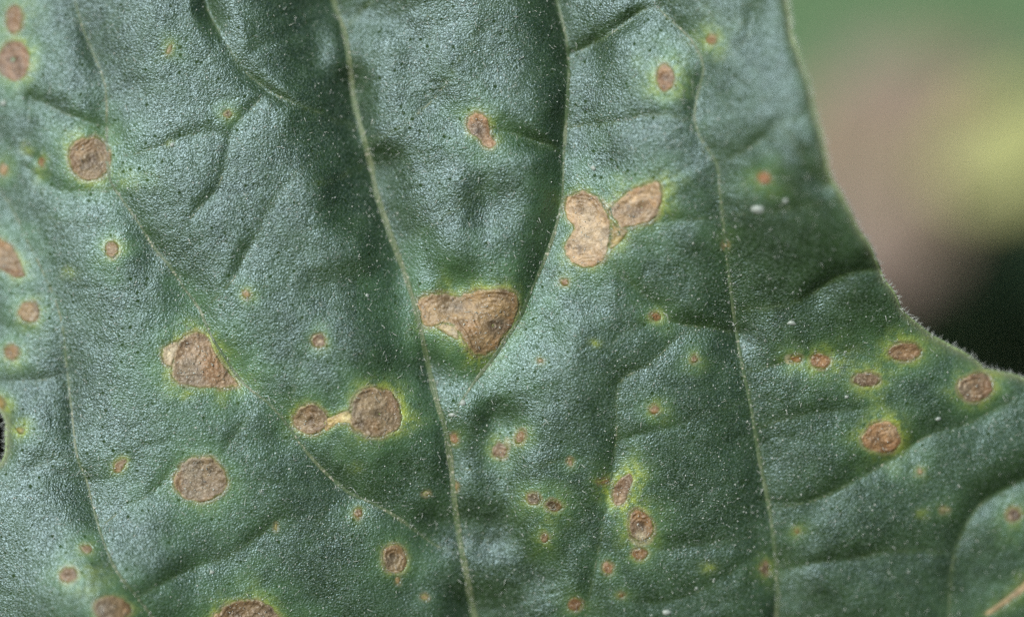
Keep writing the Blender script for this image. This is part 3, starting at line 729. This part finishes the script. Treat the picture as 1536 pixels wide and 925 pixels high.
# lesions: dead tissue, each a ridged patch set into the blade
def lesion(i, outl, col, cen, rim, lab):
    x0, y0 = outl.min(0) - 1; x1, y1 = outl.max(0) + 1
    st = 0.8 if (x1 - x0) > 30 else 0.6
    xs, ys = np.arange(x0, x1 + st, st), np.arange(y0, y1 + st, st)
    x, y = np.meshgrid(xs, ys)
    sd, qx, qy = sdf_poly(x, y, outl)
    size = min(x1 - x0, y1 - y0)
    snap = np.abs(sd) < st * 0.75
    x = np.where(snap, qx, x); y = np.where(snap, qy, y)
    ins = (sd > 0) | snap
    kp = ins[:-1, :-1] & ins[1:, :-1] & ins[1:, 1:] & ins[:-1, 1:]
    sd = np.clip(sd, 0, None)
    q = x + 2.2 * noise(x, y, 16, 21), y + 2.2 * noise(x, y, 16, 22)
    if cen is not None:
        rc = np.hypot(q[0] - cen[0], q[1] - cen[1])
        ph = rc * 0.6 + (size / 2 - np.minimum(sd, size / 2)) * 0.4
    else:
        rc = np.full_like(x, 1e3); ph = size / 2 - sd
    big = min(1, size / 45)
    wl = 7.0 + 1.2 * noise(x, y, 60, 37)
    amp = 0.000030 * big * np.clip(0.5 + 0.8 * noise(x, y, 24, 23), 0, 1)
    ring = np.cos(2 * math.pi * (ph + 5.0 * noise(x, y, 26, 24) + 1.2 * noise(x, y, 9, 34)) / wl)
    z = bil(Z, x, y) - 0.00003 + 0.00005 * sstep(0, 3.5, sd) - 0.00008 * big * sstep(4, 12, sd)
    z += amp * ring * sstep(1, 5, sd)
    z += sstep(0, 4, sd) * (0.000050 * noise(x, y, 11, 25) + 0.000034 * noise(q[0], q[1], 5.5, 26)) * max(.5, big)
    z -= 0.00010 * big * np.exp(-(rc / 6) ** 2)
    if size < 32:
        col = tuple(0.86 * (0.72 * a + 0.28 * b) for a, b in zip(col, (0.25, 0.18, 0.105)))
    base = np.array(col)[None, None]
    tint = base * (1 + 0.38 * noise(x, y, 24, 27) + 0.30 * noise(x, y, 8, 28) + 0.2 * noise(x, y, 3.6, 38))[..., None]
    warm = sstep(0.1, 0.7, noise(x + 300, y, 30, 29))[..., None] * 0.45
    tint = tint * (1 - warm) + warm * base * np.array([1.25, 0.95, 0.72])[None, None]
    tint *= (1 + 0.035 * ring * big)[..., None]
    dk = (np.exp(-(rc / (4 + 0.07 * size)) ** 2) * 0.85)[..., None]
    tint = tint * (1 - dk) + dk * base * 0.33
    # dark brown line, then a bleached rim
    ew = 1.2 + 0.035 * size
    e1 = (np.exp(-((sd - ew * 1.7) / ew) ** 2) * (0.75 if col[0] > 0.4 else 0.4) * (0.8 + 0.5 * noise(x, y, 20, 30)))[..., None]
    tint = tint * (1 - e1) + e1 * base * np.array([0.60, 0.5, 0.4])[None, None]
    e2 = (rim * 0.75 * np.exp(-(sd / (ew * 0.9)) ** 2) * np.clip(0.55 + 0.75 * noise(x, y, 24, 31), 0, 1))[..., None]
    tint = tint * (1 - e2) + e2 * np.array([0.50, 0.42, 0.23])[None, None]
    grey = sstep(0.05, 0.7, noise(x - 200, y + 60 * i, 33, 61))[..., None] * 0.5
    tint = tint * (1 - grey) + grey * tint.mean(-1, keepdims=True) * np.array([1.08, 1.0, 0.90])[None, None]
    for qx_, qy_, qr, qc, qs in PATCH:
        if abs(qx_ - outl[:, 0].mean()) < size + 30 and abs(qy_ - outl[:, 1].mean()) < size + 30:
            w = (qs * np.exp(-(((q[0] - qx_) ** 2 + (q[1] - qy_) ** 2) / qr ** 2)))[..., None]
            tint = tint * (1 - w) + w * np.array(qc)[None, None] * (1 + 0.25 * noise(x, y, 6, 62))[..., None]
    # the dead tissue frays into the living green
    fray = 2.4 + 0.012 * size + (1.6 if size < 32 else 0)
    w = sstep(0.0, fray, sd + (0.9 + 0.01 * size) * noise(x, y, 5, 63) + 0.7 * noise(x, y, 12, 64) - 0.35)[..., None]
    if size < 24: w = w * 0.88
    edge = np.array([0.120, 0.145, 0.035])[None, None] * (1 + 0.3 * noise(x, y, 9, 65))[..., None]
    tint = tint * w + edge * (1 - w)
    tint = np.clip(tint * np.array([0.98, 0.96, 0.77])[None, None], 0.01, 0.8)
    co, f, at = compact(to_local(x, y, z).reshape(-1, 3), grid_faces(len(xs), len(ys), kp), {'tint': tint.reshape(-1, 3)})
    o = mesh_obj('lesion', co, f, M_LESION, leaf, at)
    if lab: o['label'] = lab
    return o
made = []
for i, (outl, col, cen, hs, hw, wd, rim, lab) in enumerate(LES):
    made.append((lab, lesion(i, outl, col, cen, rim, lab)))

by_label = {l: o for l, o in made if l}
for child, par, nm in (('pale papery', 'triangular grey', 'pale_lobe'), ('cream bleached', 'large round brown lesion joined', 'bleached_bridge'),
                       ('dry cream', 'largest lesion', 'dry_notch'), ('yellow cream', 'pale tan wing', 'yellow_strip')):
    c = next(o for l, o in by_label.items() if l.startswith(child)); p = next(o for l, o in by_label.items() if l.startswith(par))
    c.name = nm; c.parent = p

# white flecks: small waxy crumbs fused to the blade
M_FLECK = new_mat('fleck')[0]
M_FLECK.node_tree.nodes['Principled BSDF'].inputs['Base Color'].default_value = (0.30, 0.34, 0.29, 1)
M_FLECK.node_tree.nodes['Principled BSDF'].inputs['Roughness'].default_value = 0.4
FLECKS = [(1136, 315, 10, 6), (1178, 302, 5, 4), (1188, 484, 7, 4), (1270, 595, 3.2, 2.6), (551, 443, 3, 3), (1045, 882, 2.6, 2.4), (694, 604, 6, 5), (678, 622, 5, 3), (318, 857, 4, 3),
          (5, 155, 5, 4), (890, 252, 4, 4), (1000, 918, 7, 4), (258, 217, 4, 3), (1408, 628, 5, 3)]
for x, y, rx, ry in FLECKS:
    a = np.arange(10) * math.tau / 10
    pts = []; rows = [(1.0, -0.3), (0.85, 0.45), (0.45, 0.85), (0.02, 1.0)]
    for rr, hh in rows:
        jit = 1 + 0.4 * rng.uniform(-1, 1, 10)
        px_, py_ = x + rx * rr * np.cos(a) * jit, y + ry * rr * np.sin(a) * jit
        pts.append(to_local(px_, py_, bil(Z, px_, py_) + hh * PX * min(rx, ry) * 0.55))
    co = np.concatenate(pts)
    f = [(r * 10 + k, r * 10 + (k + 1) % 10, (r + 1) * 10 + (k + 1) % 10, (r + 1) * 10 + k) for r in range(3) for k in range(10)]
    mesh_obj('pale_fleck', co, f, M_FLECK, leaf)

# fine hairs
def hairs(name, x, y, length, rad, lean_dir=None, up=0.6):
    n = len(x)
    z = bil(Z, x, y)
    root = to_local(x, y, z - 0.00002)
    az = rng.uniform(0, math.tau, n) if lean_dir is None else lean_dir + rng.normal(0, 0.5, n)
    upv = np.clip(rng.normal(up, 0.25, n), 0.08, 1.0)
    d = np.stack([np.cos(az) * np.sqrt(1 - upv ** 2), np.sin(az) * np.sqrt(1 - upv ** 2), upv], 1)
    bend = np.stack([-np.sin(az), np.cos(az), -0.3 * np.ones(n)], 1) * rng.uniform(-0.5, 0.5, n)[:, None]
    L = length[:, None]
    p = [root, root + d * L * 0.5 + bend * L * 0.12, root + d * L + bend * L * 0.5]
    ang = [0, math.tau / 3, 2 * math.tau / 3]
    ref = np.array([0.1, 0.2, 0.97])
    u = np.cross(d, ref); u /= np.linalg.norm(u, axis=1, keepdims=True) + 1e-9
    v = np.cross(d, u)
    ring = []
    for k, sc in enumerate((1.0, 0.75, 0.25)):
        for a in ang:
            ring.append(p[k] + (u * math.cos(a) + v * math.sin(a)) * (rad * sc)[:, None])
    co = np.stack(ring, 1).reshape(-1, 3)
    q = []
    for k in range(2):
        for s_ in range(3):
            s2 = (s_ + 1) % 3
            q.append([k * 3 + s_, k * 3 + s2, k * 3 + 3 + s2, k * 3 + 3 + s_])
    f = (np.arange(n)[:, None, None] * 9 + np.array(q)[None]).reshape(-1, 4)
    o = mesh_obj(name, co, f, M_HAIR, leaf)
    tag(o, kind='stuff')
    return o

nh = 9000
hx, hy = rng.uniform(-20, 1556, nh), rng.uniform(-15, 940, nh)
ok = (sdf_poly(hx, hy, OUT)[0] > 3) & (rng.uniform(0, 1, nh) < 0.55 + 0.5 * noise(hx, hy, 90, 40))
hx, hy = hx[ok], hy[ok]
hairs('hair_cover', hx, hy, PX * rng.gamma(3.0, 1.7, len(hx)).clip(2, 14), PX * rng.uniform(0.28, 0.55, len(hx)))
npz = 15000
sx_, sy_ = rng.uniform(-20, 1556, npz), rng.uniform(-15, 940, npz)
ok = (sdf_poly(sx_, sy_, OUT)[0] > 3) & (rng.uniform(0, 1, npz) < 0.5 + 0.5 * noise(sx_, sy_, 120, 41))
sx_, sy_ = sx_[ok], sy_[ok]
hairs('papilla_cover', sx_, sy_, PX * rng.uniform(1.2, 3.0, len(sx_)), PX * rng.gamma(4, 0.2, len(sx_)).clip(0.35, 1.5), None, 0.9)
# denser bristles along the larger veins
bx, by = [], []
for nm, line, h0, h1, w, a, b in VEINS:
    if nm == 'branch_vein': continue
    L = resample(line, 2.2 if nm == 'midrib' else 4.5)
    L = L + rng.normal(0, 0.45 * a, L.shape)
    bx.append(L[:, 0]); by.append(L[:, 1])
bx, by = np.concatenate(bx), np.concatenate(by)
ok = (np.abs(bx - 768) < 790) & (np.abs(by - 462) < 480)
hairs('vein_bristle', bx[ok], by[ok], PX * rng.uniform(3, 9, ok.sum()), PX * rng.uniform(0.35, 0.6, ok.sum()))
# fringe on the margin
fr = resample(np.vstack([OUT, OUT[:1]]), 1.8)
tn = np.gradient(fr, axis=0)
outward = np.arctan2(tn[:, 0], tn[:, 1])
g = sdf_poly(fr[:, 0] + 4 * np.cos(outward), fr[:, 1] - 4 * np.sin(outward), OUT)[0]
outward = np.where(g > 0, outward + math.pi, outward)
fr = fr + rng.normal(0, 1.2, fr.shape)
hairs('margin_fringe', fr[:, 0], fr[:, 1], PX * rng.uniform(4, 11, len(fr)), PX * rng.uniform(0.4, 0.7, len(fr)), outward, 0.25)

# leaf stalk, out of the picture, down to the soil
b0 = to_local(np.array(778.0), np.array(1085.0), bil(Z, 778, 1085) - 0.0006)
inv = FRAME.inverted()
b3 = inv @ Vector((0.03, 0.16, -0.01))
pts = smooth_line([tuple(b0[:2]), (0.004, -0.052), (0.010, -0.075), (0.018, -0.11), (b3.x, b3.y)], 8)
zs = np.interp(np.linspace(0, 1, len(pts)), [0, .25, .5, .75, 1], [b0[2], -0.006, -0.02, -0.07, b3.z])
co, f = tube(np.column_stack([pts, zs]), np.linspace(0.0014, 0.0024, len(pts)), 10)
mesh_obj('leaf_stalk', co, f, M_VEIN, leaf, {'tint': np.tile([[0.12, 0.19, 0.08]], (len(co), 1))})

# ------------------------------------------------------------------ blurred plants behind
def back_leaf(name, label, cat, at_px, depth, length, width, yaw, pitch, roll, mat, curl=0.15, wav=0.05, tipf=0.9, foot=None, seed=0):
    """a whole leaf with blade, midrib, lateral veins and stalk; at_px is its centre seen in the photograph"""
    ctr = to_local(np.array(float(at_px[0])), np.array(float(at_px[1])), depth)
    root = bpy.data.objects.new(name, None); C.objects.link(root)
    mw = FRAME @ Matrix.Translation(Vector(ctr)) @ Matrix.Rotation(yaw, 4, 'Z') @ Matrix.Rotation(pitch, 4, 'X') @ Matrix.Rotation(roll, 4, 'Y')
    root.matrix_world = mw
    tag(root, label, cat)
    nu, nv = 61, 41
    t = np.linspace(0, 1, nv)[:, None] * np.ones((1, nu)); s = np.linspace(-1, 1, nu)[None] * np.ones((nv, 1))
    half = width / 2 * (np.sin(math.pi * np.clip(t, 0.0, 1) ** tipf) ** 0.62 + 0.01) * (1 + 0.10 * np.sin(t * 40 + seed) * np.abs(s) ** 4 + 0.10 * noise(t * 100, s * 0 + np.sign(s) * 50, 18, 60 + seed))
    X = s * half; Y = (t - 0.5) * length
    def hz(X, Y):
        zz = -curl * (X / (width / 2)) ** 2 * width * 0.5 - curl * (Y / (length / 2)) ** 2 * length * 0.4
        lat = np.abs(((Y * 9 / length - np.abs(X) * 5 / length) % 1.0) - 0.5)
        return zz + wav * width * 0.25 * noise(X * 1e5 / 6, Y * 1e5 / 6, 170, 70 + seed) + 0.0035 * np.abs(X / (width / 2)) ** 0.5 * (0.7 + lat * 0.6)
    co = np.stack([X, Y, hz(X, Y)], -1).reshape(-1, 3)
    bl = mesh_obj('blade', co, grid_faces(nu, nv), mat, root)
    sol = bl.modifiers.new('thickness', 'SOLIDIFY'); sol.thickness = 0.0004; sol.offset = -1
    vt = np.array([[0.16, 0.21, 0.10]])
    yy = np.linspace(-0.5, 0.47, 30) * length
    co, f = tube(np.stack([yy * 0, yy, hz(yy * 0, yy) + 0.0002], 1), np.linspace(0.0011, 0.0003, 30), 6)
    mesh_obj('midrib', co, f, M_VEIN, root, {'tint': np.repeat(vt, len(co), 0)})
    for k in range(5):
        for sg in (-1, 1):
            y0 = (-0.40 + 0.16 * k) * length
            tt = np.linspace(0, 1, 14)
            w = np.interp(np.clip((y0 + 0.14 * length) / length + 0.5, 0, 1), t[:, 0], half[:, nu // 2 + 20 * sg])
            xx = sg * tt * w * 0.86; yv = y0 + 0.16 * length * tt ** 1.2
            co, f = tube(np.stack([xx, yv, hz(xx, yv) + 0.0002], 1), np.linspace(0.0006, 0.0002, 14), 5)
            mesh_obj('lateral_vein', co, f, M_VEIN, root, {'tint': np.repeat(vt, len(co), 0)})
    # stalk to the soil
    p0 = np.array([0, -0.5 * length, hz(np.array(0.0), np.array(-0.5 * length)) - 0.0003])
    wp0 = mw @ Vector(p0)
    ft = Vector(foot) if foot else Vector((wp0.x + 0.02, wp0.y + 0.05, -0.01))
    pl = mw.inverted() @ ft
    d0 = Vector((0, -0.25 * length, -0.02))
    tt = np.linspace(0, 1, 20)
    P0, P3 = np.array(p0), np.array(pl); P1 = P0 + np.array(d0); P2 = np.array(mw.inverted() @ (ft + Vector((0, 0, 0.08))))
    crv = ((1 - tt) ** 3)[:, None] * P0 + (3 * tt * (1 - tt) ** 2)[:, None] * P1 + (3 * tt ** 2 * (1 - tt))[:, None] * P2 + (tt ** 3)[:, None] * P3
    co, f = tube(crv, np.linspace(0.0011, 0.002, 20), 8)
    mesh_obj('leaf_stalk', co, f, M_VEIN, root, {'tint': np.repeat(vt * 0.7, len(co), 0)})
    return root

G1 = plain_leaf_material('green_leaf', (0.072, 0.138, 0.058), (0.100, 0.168, 0.080), 0.12, 0.6)
G2 = plain_leaf_material('yellow_leaf', (0.40, 0.42, 0.15), (0.44, 0.42, 0.18), 0.3, 0.6)
G3 = plain_leaf_material('withered_leaf', (0.33, 0.255, 0.155), (0.27, 0.195, 0.175), 0.2, 0.7)
G4 = plain_leaf_material('shade_painted_leaf', (0.001, 0.006, 0.001), (0.002, 0.009, 0.002), 0.05, 0.6)  # green darkened almost to black, the gap's shade painted into it
back_leaf('green_leaf', 'blurred light green leaf behind the upper margin of the spotted leaf', 'leaf', (1480, 15), -0.160, 0.130, 0.082, math.radians(80), math.radians(-8), math.radians(5), G1, 0.10, 0.05, 0.9, None, 1)
back_leaf('withered_leaf', 'blurred pinkish brown withered leaf behind the margin of the spotted leaf', 'leaf', (1318, 268), -0.130, 0.047, 0.028, math.radians(-50), math.radians(-6), 0.1, G3, 0.2, 0.10, 0.95, (0.10, 0.30, -0.01), 2)
back_leaf('yellow_leaf', 'blurred pale yellow leaf beyond the withered brown leaf', 'leaf', (1522, 215), -0.120, 0.022, 0.013, math.radians(-60), math.radians(-6), 0.0, G2, 0.15, 0.08, 0.9, (0.16, 0.3, -0.01), 3)
back_leaf('shade_painted_leaf', 'deep green leaf, shade painted into its colour, low in the dark gap beside the margin notch', 'leaf', (1450, 470), -0.30, 0.080, 0.060, math.radians(20), math.radians(10), 0.3, G4, 0.2, 0.08, 0.9, None, 4)
